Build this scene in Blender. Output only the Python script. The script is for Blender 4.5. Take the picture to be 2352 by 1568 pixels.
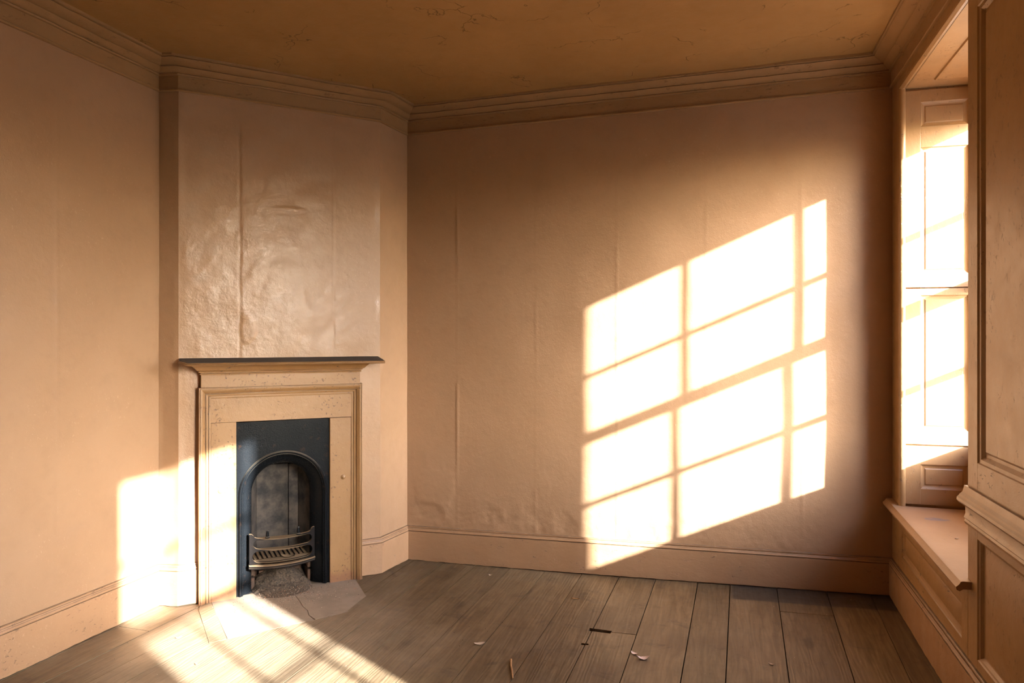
import bpy, bmesh, math, random
import numpy as np
from mathutils import Vector
from mathutils.geometry import tessellate_polygon

for o in list(bpy.data.objects):
    bpy.data.objects.remove(o, do_unlink=True)
scene = bpy.context.scene
COL = scene.collection
random.seed(7)

# ------------------------------------------------------------------ camera
YAW = math.radians(17.15)
EYE = 1.27
cam_d = bpy.data.cameras.new('camera'); cam = bpy.data.objects.new('camera', cam_d); COL.objects.link(cam)
cam_d.sensor_width = 36.0; cam_d.lens = 24.0; cam_d.clip_start = 0.02; cam_d.clip_end = 300
cam.location = (0, 0, EYE); cam.rotation_euler = (math.radians(90), 0, YAW)
scene.camera = cam

# ------------------------------------------------------------------ world, sun, exposure
world = bpy.data.worlds.new('world'); scene.world = world; world.use_nodes = True
bgn = world.node_tree.nodes['Background']
sky = world.node_tree.nodes.new('ShaderNodeTexSky'); sky.sky_type = 'NISHITA'; sky.sun_disc = False
sky.sun_elevation = math.radians(21.1); sky.sun_rotation = math.atan2(1.9, -1.0)      # low sun outside the windows
sky.air_density = 1.0; sky.dust_density = 4.0; sky.ozone_density = 1.0; sky.altitude = 50
wbn = world.node_tree.nodes.new('ShaderNodeMix'); wbn.data_type = 'RGBA'; wbn.blend_type = 'MULTIPLY'; wbn.inputs[0].default_value = 1.0
wbn.inputs[7].default_value = (1.0, 1.22, 1.75, 1)                                     # the camera's warm white balance
world.node_tree.links.new(sky.outputs[0], wbn.inputs[6]); world.node_tree.links.new(wbn.outputs[2], bgn.inputs[0])
bgn.inputs[1].default_value = 1.0
SUN_DIR = Vector((-1.9, 1.0, -0.83)).normalized()
sun_d = bpy.data.lights.new('sun', 'SUN'); sun = bpy.data.objects.new('sun', sun_d); COL.objects.link(sun)
sun_d.energy = 30.0; sun_d.angle = math.radians(0.95); sun_d.color = (0.95, 1.0, 1.06)
sun.rotation_euler = SUN_DIR.to_track_quat('-Z', 'Y').to_euler()
sun.location = (6, -3, 5)
vs = scene.view_settings
vs.view_transform = 'Standard'; vs.look = 'None'; vs.gamma = 1.0; vs.use_curve_mapping = False
vs.exposure = 1.24
scene.cycles.diffuse_bounces = 5
scene.cycles.max_bounces = 8
scene.cycles.transparent_max_bounces = 12

# ------------------------------------------------------------------ layout (metres)
XL, XR, YB, YF, ZC = -2.60, 0.77, 3.633, -1.70, 2.615
P1 = (-2.60, 2.645); P2 = (-2.4995, 2.663); P3 = (-1.7966, 3.3659); PC = (-1.762, YB)
FO = (-2.148, 3.0145)                     # fireplace origin on the chimney face
WIN_STEP = 2.2                            # second window sits this much nearer along the wall

def floorz(x, y):
    return 0.065 * max(0.0, (x + 1.76) / 2.53) ** 1.3 * min(1.0, max(0.0, 1 - (3.63 - y) * 0.46))

# ------------------------------------------------------------------ materials
def new_mat(name):
    m = bpy.data.materials.new(name); m.use_nodes = True
    nt = m.node_tree; b = nt.nodes['Principled BSDF']
    return m, nt, b

class G:
    """tiny node-graph helper"""
    def __init__(s, nt): s.nt = nt
    def n(s, t, **k):
        x = s.nt.nodes.new(t)
        for a, v in k.items(): setattr(x, a, v)
        return x
    def put(s, sock, v):
        if isinstance(v, bpy.types.NodeSocket): s.nt.links.new(v, sock)
        elif isinstance(v, (tuple, list)) and len(v) == 3 and sock.type == 'RGBA': sock.default_value = (*v, 1)
        else: sock.default_value = v
    def math(s, op, a, b=0.0, c=0.0):
        x = s.n('ShaderNodeMath', operation=op)
        for i, v in enumerate((a, b, c)):
            if i < len(x.inputs): s.put(x.inputs[i], v)
        return x.outputs[0]
    def noise(s, vec, scale, detail=4.0, rough=0.55, dist=0.0):
        x = s.n('ShaderNodeTexNoise'); s.put(x.inputs['Vector'], vec)
        x.inputs['Scale'].default_value = scale; x.inputs['Detail'].default_value = detail
        x.inputs['Roughness'].default_value = rough; x.inputs['Distortion'].default_value = dist
        return x.outputs[0]
    def ramp(s, v, a, b):                      # smooth 0..1 between a and b
        x = s.n('ShaderNodeMapRange', interpolation_type='SMOOTHSTEP'); s.put(x.inputs[0], v)
        x.inputs[1].default_value = a; x.inputs[2].default_value = b
        return x.outputs[0]
    def mix(s, f, a, b):
        x = s.n('ShaderNodeMix', data_type='RGBA')
        s.put(x.inputs[0], f); s.put(x.inputs[6], a); s.put(x.inputs[7], b)
        return x.outputs[2]
    def scale(s, vec, xyz):
        x = s.n('ShaderNodeMapping'); s.put(x.inputs[0], vec); x.inputs[3].default_value = xyz
        return x.outputs[0]
    def coord(s): return s.n('ShaderNodeTexCoord').outputs['Object']
    def bump(s, bsdf, h, strength=1.0):
        x = s.n('ShaderNodeBump'); s.put(x.inputs['Height'], h)
        x.inputs['Strength'].default_value = strength; x.inputs['Distance'].default_value = 1.0
        s.nt.links.new(x.outputs[0], bsdf.inputs['Normal'])
    def add(s, *a):
        r = a[0]
        for v in a[1:]: r = s.math('ADD', r, v)
        return r
    def mul(s, a, b): return s.math('MULTIPLY', a, b)

def paint(name, c1, c2, rough=0.45, big=0.004, mid=0.0016, fine=0.0004, flecks=0.3, chips=0.0, cracks=0.0, stretch=(1, 1, 1), spec=0.5, grime=0.0, worn=0.0):
    m, nt, b = new_mat(name); g = G(nt); co = g.coord()
    base = g.mix(g.ramp(g.noise(co, 1.6, 3), 0.35, 0.68), c1, c2)
    base = g.mix(g.mul(g.ramp(g.noise(co, 11, 3, 0.65), 0.45, 0.75), 0.25), base, tuple(v * 0.8 for v in c2))
    gs = g.scale(co, stretch)
    if flecks:
        fl = g.mul(g.ramp(g.noise(g.scale(co, (1, 1, 0.6)), 130, 3, 0.65, 0.6), 0.61, 0.67), g.ramp(g.noise(co, 3.3, 4, 0.6), 0.48, 0.62))
        base = g.mix(g.mul(fl, flecks), base, tuple(min(0.9, v * 1.35 + 0.06) for v in c1))
    h = g.add(g.mul(g.noise(co, 7, 2, 0.5, 0.4), big), g.mul(g.noise(gs, 38, 4, 0.6), mid), g.mul(g.noise(gs, 190, 1), fine))
    if chips:
        cm = g.mul(g.ramp(g.noise(gs, 75, 4, 0.72, 0.3), 0.600, 0.640), g.ramp(g.noise(co, 5.5, 5, 0.65), 0.47, 0.60))
        base = g.mix(g.mul(cm, chips), base, (0.075, 0.04, 0.02))
        h = g.add(h, g.mul(cm, -0.0012))
    if cracks:
        wob = g.n('ShaderNodeVectorMath', operation='ADD')
        nz = g.n('ShaderNodeTexNoise'); g.put(nz.inputs['Vector'], co); nz.inputs['Scale'].default_value = 5; nz.inputs['Detail'].default_value = 6
        sc = g.n('ShaderNodeVectorMath', operation='SCALE'); nt.links.new(nz.outputs['Color'], sc.inputs[0]); sc.inputs['Scale'].default_value = 0.35
        g.put(wob.inputs[0], co); nt.links.new(sc.outputs[0], wob.inputs[1])
        vo = g.n('ShaderNodeTexVoronoi', feature='DISTANCE_TO_EDGE'); nt.links.new(wob.outputs[0], vo.inputs['Vector']); vo.inputs['Scale'].default_value = 3.2
        cr = g.math('SUBTRACT', 1.0, g.ramp(vo.outputs['Distance'], 0.0, 0.010))
        cr = g.mul(cr, g.ramp(g.noise(co, 4.5, 3), 0.53, 0.6))
        base = g.mix(g.mul(cr, 0.75 * cracks), base, tuple(v * 0.3 for v in c2))
        h = g.add(h, g.mul(cr, -0.0015))
    if worn:                                    # paint scuffed away at the foot
        sz = g.n('ShaderNodeSeparateXYZ'); g.put(sz.inputs[0], co)
        wz = g.math('ADD', sz.outputs[2], g.mul(g.math('SUBTRACT', g.noise(co, 18, 5, 0.7), 0.5), 0.16))
        base = g.mix(g.mul(g.math('SUBTRACT', 1.0, g.ramp(wz, 0.01, 0.06)), worn), base, (0.20, 0.085, 0.04))
    if grime:                                   # dust settled on ledges
        geo = g.n('ShaderNodeNewGeometry'); sx = g.n('ShaderNodeSeparateXYZ'); g.put(sx.inputs[0], geo.outputs['True Normal'])
        gm_ = g.mul(g.ramp(sx.outputs[2], 0.45, 0.85), g.ramp(g.noise(co, 22, 4), 0.15, 0.5)); base = g.mix(g.mul(gm_, grime), base, (0.070, 0.044, 0.024))
    g.put(b.inputs['Base Color'], base)
    g.put(b.inputs['Roughness'], g.math('ADD', rough, g.mul(g.math('SUBTRACT', g.noise(co, 16, 2), 0.5), 0.22)))
    b.inputs['Specular IOR Level'].default_value = spec
    g.bump(b, h)
    return m

WALLC, WALLD = (0.370, 0.221, 0.121), (0.345, 0.202, 0.107)
M = {}
M['wall'] = paint('peach_wall_paint', WALLC, WALLD, 0.43, big=0.0018, mid=0.0013, fine=0.0006, spec=0.38)
M['breast'] = paint('peach_gloss_wall_paint', WALLC, WALLD, 0.34, big=0.0032, mid=0.0018, fine=0.0004, flecks=0.3, spec=0.52)
M['ceiling'] = paint('ceiling_paint', (0.35, 0.198, 0.074), (0.315, 0.175, 0.062), 0.6, flecks=0.0, cracks=1.0, spec=0.2)
M['skirt'] = paint('skirting_paint', (0.385, 0.222, 0.115), (0.35, 0.195, 0.096), 0.45, big=0.003, mid=0.0018, flecks=0.3, chips=0.55, stretch=(0.5, 0.5, 1), grime=0.75)
M['wood'] = paint('ochre_woodwork_paint', (0.345, 0.195, 0.078), (0.31, 0.168, 0.062), 0.42, big=0.002, mid=0.0010, fine=0.0003, flecks=0.3, chips=0.55, stretch=(1, 1, 0.6))
M['woodh'] = paint('ochre_woodwork_paint_flat', (0.345, 0.195, 0.078), (0.31, 0.168, 0.062), 0.42, big=0.002, mid=0.0010, fine=0.0003, flecks=0.3, chips=0.8, stretch=(0.35, 0.35, 1), grime=0.35)
M['cornice'] = paint('cornice_paint', (0.335, 0.195, 0.088), (0.305, 0.172, 0.074), 0.5, big=0.003, mid=0.0022, flecks=0.2, chips=0.35, stretch=(0.4, 0.4, 1), spec=0.25)
M['surround'] = paint('mantel_paint', (0.290, 0.153, 0.056), (0.25, 0.127, 0.042), 0.42, big=0.002, mid=0.0012, fine=0.0003, flecks=0.35, chips=0.9, grime=0.5, worn=0.7)
M['shutter'] = paint('shutter_paint', (0.36, 0.200, 0.082), (0.33, 0.180, 0.070), 0.45, big=0.002, mid=0.0009, fine=0.0003, flecks=0.3, chips=0.35, stretch=(1, 1, 0.4))

def seat_mat():
    m, nt, b = new_mat('seat_board_paint'); g = G(nt); co = g.coord()
    base = g.mix(g.ramp(g.noise(co, 3, 5), 0.35, 0.7), (0.355, 0.212, 0.108), (0.30, 0.175, 0.086))
    d = g.ramp(g.noise(co, 70, 4, 0.7), 0.66, 0.70); base = g.mix(g.mul(d, 0.6), base, (0.10, 0.06, 0.035))
    # blue-grey paint scuff near the back corner
    sx = g.n('ShaderNodeSeparateXYZ'); g.put(sx.inputs[0], co)
    nn = g.math('SUBTRACT', g.noise(g.scale(co, (6, 30, 1)), 4, 3), 0.5)
    ex = g.math('DIVIDE', g.math('SUBTRACT', sx.outputs[0], 0.865), 0.055); ey = g.math('DIVIDE', g.math('SUBTRACT', g.math('ADD', sx.outputs[1], g.mul(nn, 0.08)), 3.285), 0.028)
    r = g.math('ADD', g.mul(ex, ex), g.mul(ey, ey))
    msk = g.mul(g.math('SUBTRACT', 1.0, g.ramp(r, 0.5, 1.0)), g.ramp(g.noise(g.scale(co, (8, 40, 1)), 5, 3), 0.36, 0.5))
    base = g.mix(g.mul(msk, 0.9), base, (0.15, 0.14, 0.17))
    g.put(b.inputs['Base Color'], base); b.inputs['Roughness'].default_value = 0.5
    g.bump(b, g.add(g.mul(g.noise(co, 8, 3), 0.003), g.mul(g.noise(g.scale(co, (1, 0.3, 1)), 60, 4), 0.001)))
    return m
M['seat'] = seat_mat()

def iron_mat(name, base, dust, rough=0.36, dustamt=0.8, spk=1.0, spec=0.4):
    m, nt, b = new_mat(name); g = G(nt); co = g.coord()
    geo = g.n('ShaderNodeNewGeometry'); sx = g.n('ShaderNodeSeparateXYZ'); g.put(sx.inputs[0], geo.outputs['True Normal'])
    top = g.mul(g.ramp(sx.outputs[2], 0.25, 0.8), dustamt)
    sp = g.mul(g.ramp(g.noise(co, 420, 2, 0.6), 0.62, 0.68), g.ramp(g.noise(co, 9, 3), 0.35, 0.7))
    c = g.mix(g.mul(sp, 0.55 * spk), base, dust)
    rs = g.ramp(g.noise(co, 26, 5, 0.65), 0.60, 0.72); c = g.mix(g.mul(rs, 0.5 * spk), c, (0.10, 0.045, 0.018))
    c = g.mix(top, c, dust)
    g.put(b.inputs['Base Color'], c)
    g.put(b.inputs['Roughness'], g.math('ADD', rough, g.add(g.mul(top, 0.5), g.mul(sp, 0.2))))
    b.inputs['Specular IOR Level'].default_value = spec
    g.bump(b, g.add(g.mul(g.noise(co, 240, 3), 0.0006), g.mul(g.noise(co, 30, 3), 0.0003)))
    return m
M['iron'] = iron_mat('black_cast_iron', (0.006, 0.007, 0.008), (0.13, 0.105, 0.075), 0.26, 0.8, 0.40, 0.10)
M['rust'] = iron_mat('rusty_dusty_iron', (0.011, 0.009, 0.008), (0.23, 0.150, 0.082), 0.5, 0.95, 0.35, 0.08)
M['black'] = iron_mat('soot_black_flue', (0.008, 0.007, 0.006), (0.012, 0.010, 0.008), 0.95, 0.3, 0.2)
M['shelf_top'] = iron_mat('grimy_dark_shelf', (0.028, 0.020, 0.014), (0.05, 0.036, 0.025), 0.6, 0.5, 0.4)

def simple(name, c1, c2, scale=30, rough=0.8, h=0.002):
    m, nt, b = new_mat(name); g = G(nt); co = g.coord()
    g.put(b.inputs['Base Color'], g.mix(g.ramp(g.noise(co, scale, 5, 0.65), 0.35, 0.68), c1, c2))
    b.inputs['Roughness'].default_value = rough
    g.bump(b, g.mul(g.noise(co, scale * 1.6, 4), h))
    return m
M['soot'] = simple('sooty_fireback', (0.085, 0.064, 0.045), (0.012, 0.010, 0.008), 9, 0.8, 0.0015)
M['brick'] = simple('sooty_brick', (0.13, 0.068, 0.038), (0.07, 0.044, 0.028), 22, 0.9, 0.003)
M['mortar'] = simple('dark_mortar', (0.05, 0.04, 0.03), (0.03, 0.022, 0.016), 40)
M['ash'] = simple('ash_and_soot', (0.15, 0.100, 0.058), (0.030, 0.020, 0.012), 130, 0.95, 0.002)
M['hearth'] = simple('dusty_hearth_stone', (0.25, 0.185, 0.125), (0.20, 0.145, 0.095), 9, 0.8, 0.0015)
M['chip_pale'] = simple('pale_paint_chip', (0.50, 0.39, 0.28), (0.42, 0.31, 0.21), 60)
M['chip_dark'] = simple('dark_grit', (0.05, 0.03, 0.02), (0.09, 0.055, 0.03), 60)
M['chip_red'] = simple('brick_grit', (0.48, 0.19, 0.08), (0.36, 0.14, 0.06), 60)
M['twig'] = simple('dry_twig', (0.42, 0.22, 0.08), (0.30, 0.15, 0.06), 60)
M['subfloor'] = simple('dark_void_below_boards', (0.02, 0.014, 0.01), (0.012, 0.009, 0.006), 20)
M['masonry'] = simple('outer_masonry', (0.36, 0.29, 0.22), (0.30, 0.24, 0.18), 8)
M['ground'] = simple('dark_pavement', (0.09, 0.08, 0.065), (0.07, 0.06, 0.05), 2, 0.9, 0.004)
M['flake'] = simple('curled_paint_flake', (0.74, 0.60, 0.50), (0.66, 0.50, 0.40), 80)
M['sash'] = paint('sash_paint', (0.66, 0.50, 0.36), (0.62, 0.46, 0.32), 0.45, flecks=0.0, chips=0.3)

def plank_mat():
    m, nt, b = new_mat('worn_floorboard'); g = G(nt); co = g.coord()
    oi = g.n('ShaderNodeObjectInfo')
    off = g.n('ShaderNodeVectorMath', operation='ADD'); g.put(off.inputs[0], co)
    cx = g.n('ShaderNodeCombineXYZ'); g.put(cx.inputs[0], g.mul(oi.outputs['Random'], 37.0)); g.put(cx.inputs[1], g.mul(oi.outputs['Random'], 91.0)); nt.links.new(cx.outputs[0], off.inputs[1])
    v = off.outputs[0]
    grain = g.noise(g.scale(v, (5, 0.55, 5)), 6, 8, 0.62, 1.2)
    fine = g.noise(g.scale(v, (60, 2.0, 60)), 5, 4, 0.6)
    wv = g.n('ShaderNodeTexWave', wave_type='BANDS', bands_direction='X'); g.put(wv.inputs['Vector'], g.scale(v, (1, 0.10, 1)))
    wv.inputs['Scale'].default_value = 15; wv.inputs['Distortion'].default_value = 16; wv.inputs['Detail'].default_value = 3; wv.inputs['Detail Scale'].default_value = 1.1
    c = g.mix(g.ramp(grain, 0.3, 0.72), (0.165, 0.102, 0.047), (0.285, 0.186, 0.092))
    c = g.mix(g.mul(g.ramp(wv.outputs['Fac'], 0.55, 1.0), 0.22), c, (0.10, 0.062, 0.035))
    c = g.mix(g.mul(g.ramp(fine, 0.5, 0.75), 0.10), c, (0.105, 0.07, 0.042))
    dust = g.ramp(g.noise(co, 3.2, 6, 0.6), 0.42, 0.72); c = g.mix(g.mul(dust, 0.50), c, (0.32, 0.225, 0.122))
    st = g.ramp(g.noise(co, 6, 6, 0.7, 0.6), 0.54, 0.70); c = g.mix(g.mul(st, 0.62), c, (0.075, 0.052, 0.035))
    kn = g.n('ShaderNodeTexVoronoi', feature='F1'); g.put(kn.inputs['Vector'], g.scale(v, (5.0, 2.2, 1))); kn.inputs['Scale'].default_value = 1.0
    km = g.math('SUBTRACT', 1.0, g.ramp(g.math('ADD', kn.outputs['Distance'], g.mul(g.math('SUBTRACT', g.noise(co, 25, 4), 0.5), 0.12)), 0.05, 0.16)); c = g.mix(g.mul(km, 0.6), c, (0.055, 0.034, 0.018))
    # black-stained border left along the back wall, where a carpet once ended
    sx = g.n('ShaderNodeSeparateXYZ'); g.put(sx.inputs[0], co)
    yy = g.math('ADD', sx.outputs[1], g.mul(g.math('SUBTRACT', g.noise(co, 3, 3), 0.5), 0.05))
    bm_ = g.mul(g.ramp(yy, 3.425, 3.445), g.ramp(sx.outputs[0], 0.02, 0.06)); c = g.mix(g.mul(bm_, 0.72), c, (0.045, 0.04, 0.036))
    tone = g.math('ADD', 0.46, g.mul(oi.outputs['Random'], 0.14))
    hs = g.n('ShaderNodeHueSaturation'); g.put(hs.inputs['Color'], c); g.put(hs.inputs['Value'], tone)
    # pale plaster dust spread over the boards around the hearth
    hx = g.math('DIVIDE', g.math('SUBTRACT', sx.outputs[0], -1.95), 0.95); hy = g.math('DIVIDE', g.math('SUBTRACT', sx.outputs[1], 2.45), 0.85)
    hd = g.math('SUBTRACT', 1.0, g.ramp(g.math('ADD', g.math('SQRT', g.math('ADD', g.mul(hx, hx), g.mul(hy, hy))), g.mul(g.math('SUBTRACT', g.noise(co, 4, 5, 0.6), 0.5), 0.9)), 0.35, 1.05))
    hf = g.mul(hd, g.math('ADD', 0.52, g.mul(g.ramp(grain, 0.3, 0.7), 0.16)))
    g.put(b.inputs['Base Color'], g.mix(hf, hs.outputs[0], (0.27, 0.198, 0.125)))
    g.put(b.inputs['Roughness'], g.math('ADD', 0.46, g.mul(dust, 0.3)))
    b.inputs['Specular IOR Level'].default_value = 0.22
    g.bump(b, g.add(g.mul(grain, 0.0012), g.mul(fine, 0.0004), g.mul(wv.outputs['Fac'], 0.0005), g.mul(g.noise(co, 5, 3), 0.004)))
    return m
M['plank'] = plank_mat()

def glass_mat():
    m = bpy.data.materials.new('old_window_glass'); m.use_nodes = True; nt = m.node_tree; nt.nodes.clear(); g = G(nt)
    out = g.n('ShaderNodeOutputMaterial'); tr = g.n('ShaderNodeBsdfTransparent'); gl = g.n('ShaderNodeBsdfGlossy'); mx = g.n('ShaderNodeMixShader')
    lw = g.n('ShaderNodeLayerWeight'); fac = g.math('ADD', 0.03, g.mul(g.math('POWER', lw.outputs['Facing'], 4.0), 0.5))
    co = g.coord(); d = g.noise(g.scale(co, (1, 1.4, 4.5)), 9, 4, 0.6, 0.5)
    g.put(tr.inputs[0], g.mix(g.ramp(d, 0.4, 0.75), (0.99, 0.99, 0.98), (0.90, 0.89, 0.87)))
    gl.inputs['Roughness'].default_value = 0.02
    nt.links.new(fac, mx.inputs[0]); nt.links.new(tr.outputs[0], mx.inputs[1]); nt.links.new(gl.outputs[0], mx.inputs[2]); nt.links.new(mx.outputs[0], out.inputs[0])
    return m
M['glass'] = glass_mat()

# ------------------------------------------------------------------ object helpers
def tag(o, label=None, cat=None, group=None, kind=None):
    if label: o['label'] = label
    if cat: o['category'] = cat
    if group: o['group'] = group
    if kind: o['kind'] = kind
    return o

def empty(name, loc=(0, 0, 0), rz=0.0):
    o = bpy.data.objects.new(name, None); COL.objects.link(o)
    o.location = loc; o.rotation_euler = (0, 0, rz); o.empty_display_size = 0.05
    return o

class MB:
    def __init__(s): s.v = []; s.f = []; s.mi = []
    def add(s, vs, fs, mi=0):
        o = len(s.v); s.v.extend([tuple(map(float, p)) for p in vs]); s.f.extend([tuple(i + o for i in q) for q in fs]); s.mi.extend([mi] * len(fs)); return s
    def box(s, x0, x1, y0, y1, z0, z1):
        x0, x1 = sorted((x0, x1)); y0, y1 = sorted((y0, y1)); z0, z1 = sorted((z0, z1))
        p = [(x, y, z) for z in (z0, z1) for y in (y0, y1) for x in (x0, x1)]
        return s.add(p, [(0, 2, 3, 1), (4, 5, 7, 6), (0, 1, 5, 4), (2, 6, 7, 3), (0, 4, 6, 2), (1, 3, 7, 5)])
    def prism(s, poly, z0, z1):                       # xy polygon, ccw
        n = len(poly)
        v = [(x, y, z0) for x, y in poly] + [(x, y, z1) for x, y in poly]
        f = [tuple(range(n - 1, -1, -1)), tuple(range(n, 2 * n))] + [(i, (i + 1) % n, n + (i + 1) % n, n + i) for i in range(n)]
        return s.add(v, f)
    def lathe(s, c, prof, seg=16):                    # profile [(r, z)], around vertical axis at c
        n = len(prof); v = []
        for k in range(seg):
            a = 2 * math.pi * k / seg
            v += [(c[0] + r * math.cos(a), c[1] + r * math.sin(a), c[2] + z) for r, z in prof]
        f = [(k * n + i, ((k + 1) % seg) * n + i, ((k + 1) % seg) * n + i + 1, k * n + i + 1) for k in range(seg) for i in range(n - 1)]
        return s.add(v, f)
    def loft(s, rings, closed=True, caps=True):       # list of equal-length rings
        n = len(rings[0]); v = [p for r in rings for p in r]; f = []
        for k in range(len(rings) - 1):
            for i in range(n if closed else n - 1):
                j = (i + 1) % n
                f.append((k * n + i, k * n + j, (k + 1) * n + j, (k + 1) * n + i))
        if caps and closed:
            f.append(tuple(range(n - 1, -1, -1))); f.append(tuple((len(rings) - 1) * n + i for i in range(n)))
        return s.add(v, f)
    def build(s, name, mat, parent=None, smooth=None, bevel=0.0, mats=None):
        me = bpy.data.meshes.new(name); me.from_pydata(s.v, [], s.f)
        for q in (mats or [mat]): me.materials.append(q)
        if mats: me.polygons.foreach_set('material_index', s.mi)
        bm = bmesh.new(); bm.from_mesh(me); bmesh.ops.recalc_face_normals(bm, faces=bm.faces); bm.to_mesh(me); bm.free()
        o = bpy.data.objects.new(name, me); COL.objects.link(o)
        if parent: o.parent = parent
        if smooth is not None:
            me.polygons.foreach_set('use_smooth', [True] * len(me.polygons))
            me.set_sharp_from_angle(angle=math.radians(smooth))
        if bevel:
            bv = o.modifiers.new('bevel', 'BEVEL'); bv.width = bevel; bv.segments = 2; bv.limit_method = 'ANGLE'; bv.angle_limit = math.radians(40)
        return o

def flat_poly(outer, t0, t1, P, mb):
    """extruded 2-D outline (may be concave) mapped through P(a, b, depth)"""
    tri = tessellate_polygon([[Vector((a, b, 0)) for a, b in outer]])
    n = len(outer)
    v = [P(a, b, t0) for a, b in outer] + [P(a, b, t1) for a, b in outer]
    f = [tuple(t) for t in tri] + [tuple(n + i for i in reversed(t)) for t in tri] + [(i, (i + 1) % n, n + (i + 1) % n, n + i) for i in range(n)]
    return mb.add(v, f)

def flat_poly_holes(loops, t0, t1, P, mb):
    tri = tessellate_polygon([[Vector((a, b, 0)) for a, b in lp] for lp in loops])
    pts = [p for lp in loops for p in lp]; n = len(pts)
    v = [P(a, b, t0) for a, b in pts] + [P(a, b, t1) for a, b in pts]
    f = [tuple(t) for t in tri] + [tuple(n + i for i in reversed(t)) for t in tri]
    k = 0
    for lp in loops:
        m_ = len(lp)
        f += [(k + i, k + (i + 1) % m_, n + k + (i + 1) % m_, n + k + i) for i in range(m_)]
        k += m_
    return mb.add(v, f)

# value noise for real relief
def _hash(ix, iy, seed):
    h = np.sin(ix * 127.1 + iy * 311.7 + seed * 74.7) * 43758.5453
    return h - np.floor(h)
def vnoise(x, y, sc, seed):
    x = x * sc; y = y * sc; ix = np.floor(x); iy = np.floor(y); fx = x - ix; fy = y - iy
    fx = fx * fx * (3 - 2 * fx); fy = fy * fy * (3 - 2 * fy)
    a = _hash(ix, iy, seed); b = _hash(ix + 1, iy, seed); c = _hash(ix, iy + 1, seed); d = _hash(ix + 1, iy + 1, seed)
    return (a + (b - a) * fx) * (1 - fy) + (c + (d - c) * fx) * fy - 0.5
def fbm(x, y, sc, seed, octs=4, g=0.5):
    r = 0; amp = 1
    for k in range(octs):
        r = r + amp * vnoise(x, y, sc, seed + k * 13); sc *= 2.03; amp *= g
    return r
def sstep(v, a, b):
    t = np.clip((v - a) / (b - a), 0, 1); return t * t * (3 - 2 * t)

def lin(*segs):
    """piecewise uniform coordinates: (start, end, step) ..."""
    out = []
    for a, b, st in segs:
        n = max(1, int(round((b - a) / st))); out += list(np.linspace(a, b, n, endpoint=False))
    return np.array(out + [segs[-1][1]])

def grid_wall(name, mat, A, B, P, disp, keep=None, thick=0.12, parent=None):
    """relief surface over the A x B grid with a solid slab behind; P(a, b, d) gives arrays x, y, z (d towards the room)"""
    a, b = np.meshgrid(A, B, indexing='ij'); d = disp(a, b)
    x, y, z = P(a, b, d); v = np.stack([x, y, z], -1).reshape(-1, 3)
    na, nb = len(A), len(B); idx = np.arange(na * nb).reshape(na, nb)
    f = np.stack([idx[:-1, :-1], idx[1:, :-1], idx[1:, 1:], idx[:-1, 1:]], -1).reshape(-1, 4)
    if keep is not None:
        ac = ((a[:-1, :-1] + a[1:, 1:]) / 2).ravel(); bc = ((b[:-1, :-1] + b[1:, 1:]) / 2).ravel()
        f = f[keep(ac, bc)]
    nv = len(v)
    verts = v.tolist(); faces = f.tolist()
    if thick:
        rects = [(A[0], A[-1], B[0], B[-1])] if keep is None else keep.rects
        for a0, a1, b0, b1 in rects:
            o = len(verts)
            for dd in (-0.012, -thick):
                for q in ((a0, b0), (a1, b0), (a1, b1), (a0, b1)):
                    p = P(np.array(q[0]), np.array(q[1]), np.array(dd)); verts.append([float(p[0]), float(p[1]), float(p[2])])
            faces += [[o, o + 1, o + 2, o + 3], [o + 7, o + 6, o + 5, o + 4]] + [[o + i, o + (i + 1) % 4, o + 4 + (i + 1) % 4, o + 4 + i] for i in range(4)]
    me = bpy.data.meshes.new(name); me.from_pydata(verts, [], faces); me.materials.append(mat)
    me.polygons.foreach_set('use_smooth', [True] * len(f) + [False] * (len(faces) - len(f)))
    o = bpy.data.objects.new(name, me); COL.objects.link(o)
    if parent: o.parent = parent
    return o

def sweep(path, prof, segs, zfun=None, step=0.05, wob=0.0, seed=1, caps=True):
    """mouldings: prof = [(out, z)] swept along xy path (room on the right-hand side when walking along it).
    segs = indices of path segments to emit; mitres come from the whole path."""
    n = len(path); mit = []
    for i in range(n):
        ds = []
        if i > 0: ds.append(Vector((path[i][0] - path[i-1][0], path[i][1] - path[i-1][1])).normalized())
        if i < n - 1: ds.append(Vector((path[i+1][0] - path[i][0], path[i+1][1] - path[i][1])).normalized())
        ns = [Vector((d.y, -d.x)) for d in ds]
        if len(ns) == 1: mit.append(ns[0])
        else:
            m = (ns[0] + ns[1]).normalized(); mit.append(m / max(0.25, m.dot(ns[0])))
    mb = MB(); rnd = random.Random(seed)
    rings = []
    for sgi in segs:
        a, b = path[sgi], path[sgi+1]; L = math.hypot(b[0]-a[0], b[1]-a[1]); k = max(1, int(L / step))
        for q in range(k + 1):
            if q == 0 and rings: continue
            t = q / k; m = mit[sgi].lerp(mit[sgi+1], t) if False else None
            # mitre only at the very ends: interpolate offset so section edges stay straight
            mm = mit[sgi] * (1 - t) + mit[sgi+1] * t
            x = a[0] + (b[0]-a[0]) * t; y = a[1] + (b[1]-a[1]) * t
            w = (rnd.random() - 0.5) * 2 * wob if 0 < q < k else 0
            ring = []
            for (o_, z_) in prof:
                zz = zfun(x, y, z_) if zfun else z_
                ring.append((x + mm.x * (o_ + (w if o_ > 0 else 0)), y + mm.y * (o_ + (w if o_ > 0 else 0)), zz + (w * 0.6 if o_ > 0 else 0)))
            rings.append(ring)
    mb.loft(rings, closed=True, caps=caps)
    return mb

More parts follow.
